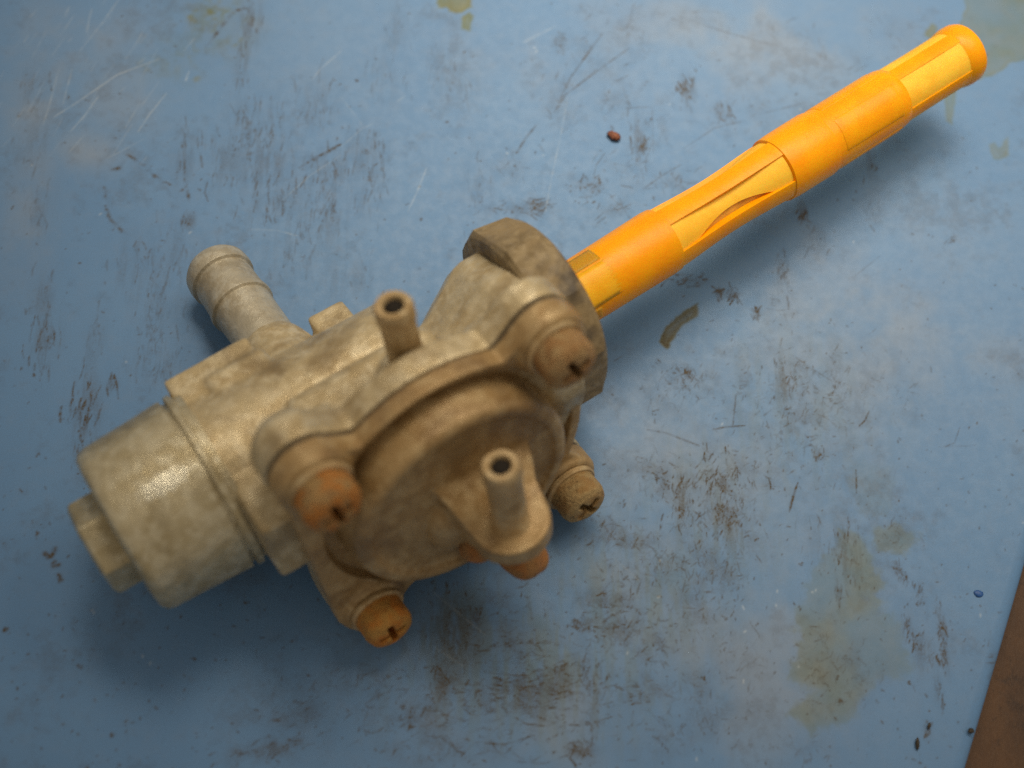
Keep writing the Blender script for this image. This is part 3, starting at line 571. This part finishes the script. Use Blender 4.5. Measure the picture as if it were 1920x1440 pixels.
# --- orange filter
FS = .885                                                               # overall slimness
FB = Vector((27.0, -2.75, 0.0)); FA = Vector((1, .042, 0)).normalized()
VIEW = math.atan2(-.54, .80)                                           # one screen faces this way round the tube
fa, fu, fv = frame(FA)
def ring(name, prof, ma, parent, seg=64, label=None):
    bm = bmesh.new(); lathe(bm, FB, FA, [(d, r * FS) for d, r in prof], seg); return finish(bm, name, ma, parent, angle=.7, label=label)
ftube = ring('filter_tube', [(0, 5.55), (9, 5.7), (19.2, 5.9), (20.3, 5.8), (20.5, 5.2), (20.5, 3.2), (0, 3.2)], M['orange'], tap)
def arc_panel(bm, x0, x1, c, half, r_in, r_out, nx_=14, na=8, waist=0.0, fold=0.0):
    """curved bar along the tube, centred at angle c; waist draws its middle inwards"""
    def P(x, a, r): return FB + fa * x + (fu * math.cos(a) + fv * math.sin(a)) * r
    G_ = []
    for i in range(nx_ + 1):
        t = i / nx_; x = x0 + (x1 - x0) * t; wv = waist * math.sin(math.pi * t) ** 1.5; row = []; fo = fold * math.sin(math.pi * t) ** 1.3; a_lo, a_hi = (c - half + fo, c + half) if SGN > 0 else (c - half, c + half - fo)
        for side, r in ((0, (r_out - wv) * FS), (1, (r_in - wv) * FS)):
            for k in range(na + 1):
                kk = k if side == 0 else na - k
                row.append(bm.verts.new(P(x, a_lo + (a_hi - a_lo) * kk / na, r)))
        G_.append(row)
    n = len(G_[0])
    for R0, R1 in zip(G_, G_[1:]):
        for k in range(n): bm.faces.new((R0[k], R0[(k + 1) % n], R1[(k + 1) % n], R1[k]))
    bm.faces.new(G_[0][::-1]); bm.faces.new(G_[-1])
def ang(deg): return TURN + math.radians(deg)
TURN = math.atan2(fv.dot(Vector((0, -.54, .80))), fu.dot(Vector((0, -.54, .80))))
SGN = 1 if (fu * math.cos(TURN + .5) + fv * math.sin(TURN + .5)).y > (fu * math.cos(TURN) + fv * math.sin(TURN)).y else -1
def cage(x0, x1, r, waist, pinch, rib_half, sink):
    for k in range(4):
        b = bmesh.new(); arc_panel(b, x0, x1, TURN + SGN * math.radians(33 + 90 * k), math.radians(rib_half), r - 1.5, r, waist=waist)
        finish(b, 'rib', M['orange'], ftube, angle=.7)
        b = bmesh.new(); arc_panel(b, x0, x1, TURN + SGN * math.radians(-12 + 90 * k), math.radians(40), r - 1.2 - sink, r - sink, waist=pinch, nx_=24, fold=math.radians(34) if pinch > 1 else 0)
        finish(b, 'filter_screen', M['screen'], ftube, angle=.7)
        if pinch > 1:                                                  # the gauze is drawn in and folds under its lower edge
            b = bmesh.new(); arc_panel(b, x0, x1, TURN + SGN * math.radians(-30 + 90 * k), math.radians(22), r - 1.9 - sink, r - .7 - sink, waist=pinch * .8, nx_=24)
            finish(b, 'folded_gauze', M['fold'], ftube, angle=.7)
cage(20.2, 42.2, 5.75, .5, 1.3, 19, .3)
ring('collar', [(42, 3.4), (42, 5.3), (42.3, 5.9), (44, 6.05), (50.6, 6.1), (51.2, 6.0), (51.3, 5.86), (65.6, 5.8), (66.6, 5.6), (66.9, 5.2), (66.9, 3.4)], M['orange'], ftube)
for k in range(4):                                                     # closed panels standing slightly proud of the thick middle
    b = bmesh.new(); arc_panel(b, 52.6, 64.8, TURN + SGN * math.radians(-12 + 90 * k), math.radians(31), 5.4, 5.93)
    finish(b, 'closed_panel', M['orange'], ftube, bevel=.18, angle=.7)
cage(66.6, 80.2, 5.5, 0, .05, 14, .14)
ring('end_cap', [(79.6, 3.4), (79.6, 5.3), (80.1, 5.55), (81.2, 5.78), (82.5, 5.75), (83.1, 5.5), (83.35, 5.0), (83.2, 4.5), (83.2, 0)], M['orange'], ftube)
b = bmesh.new(); arc_panel(b, .2, 9.6, TURN + SGN * math.radians(-8), math.radians(33), 5.2, 5.70); finish(b, 'pale_flat', M['root'], ftube)  # flat at the root, with a highlight painted into its paler colour
for c, hf, x1 in ((46, 17, 8.5), (-56, 11, 5.0)):                           # patches darkened by fuel at the root
    b = bmesh.new(); arc_panel(b, .2, x1, TURN + SGN * math.radians(c), math.radians(hf), 5.2, 5.72); finish(b, 'fuel_stain', M['stain_orange'], ftube)

# ------------------------------------------------------------------ crumbs lying on the panel
def crumb(u, v, r, ma, label, cat='crumb', name='crumb', rz=0.0):
    p = table_point(u, v); bm = bmesh.new(); bmesh.ops.create_icosphere(bm, subdivisions=2, radius=1)
    for q in bm.verts:
        q.co *= 1 + rng.normal() * .10; q.co = Vector((q.co.x * r[0], q.co.y * r[1], q.co.z * r[2]))
    zmin = min(q.co.z for q in bm.verts)
    bmesh.ops.translate(bm, verts=bm.verts, vec=(0, 0, -zmin))
    o = finish(bm, name, ma, None); o.location = Vector((p[0], p[1], 0.01)) * MM; o.rotation_euler.z = rz
    o['label'] = label; o['category'] = cat
crumb(1150, 257, (1.15, .75, .5), M['crumb'], 'oval red-brown crumb on the blue surface above the orange filter', rz=-.4)
crumb(1819, 1371, (.45, .4, .35), M['crumb_dark'], 'round black crumb at the very edge of the blue panel')
crumb(1719, 1395, (.3, .85, .3), M['crumb_dark'], 'long black crumb near the edge of the blue panel', rz=-.1)
crumb(1741, 1362, (.22, .5, .22), M['crumb_dark'], 'thin slanting dark crumb beside the long black crumb', rz=-.4)
crumb(1834, 1113, (.75, .5, .12), M['flake'], 'small bright blue paint flake near the wooden bench edge', 'paint flake', 'paint_flake', rz=-.5)
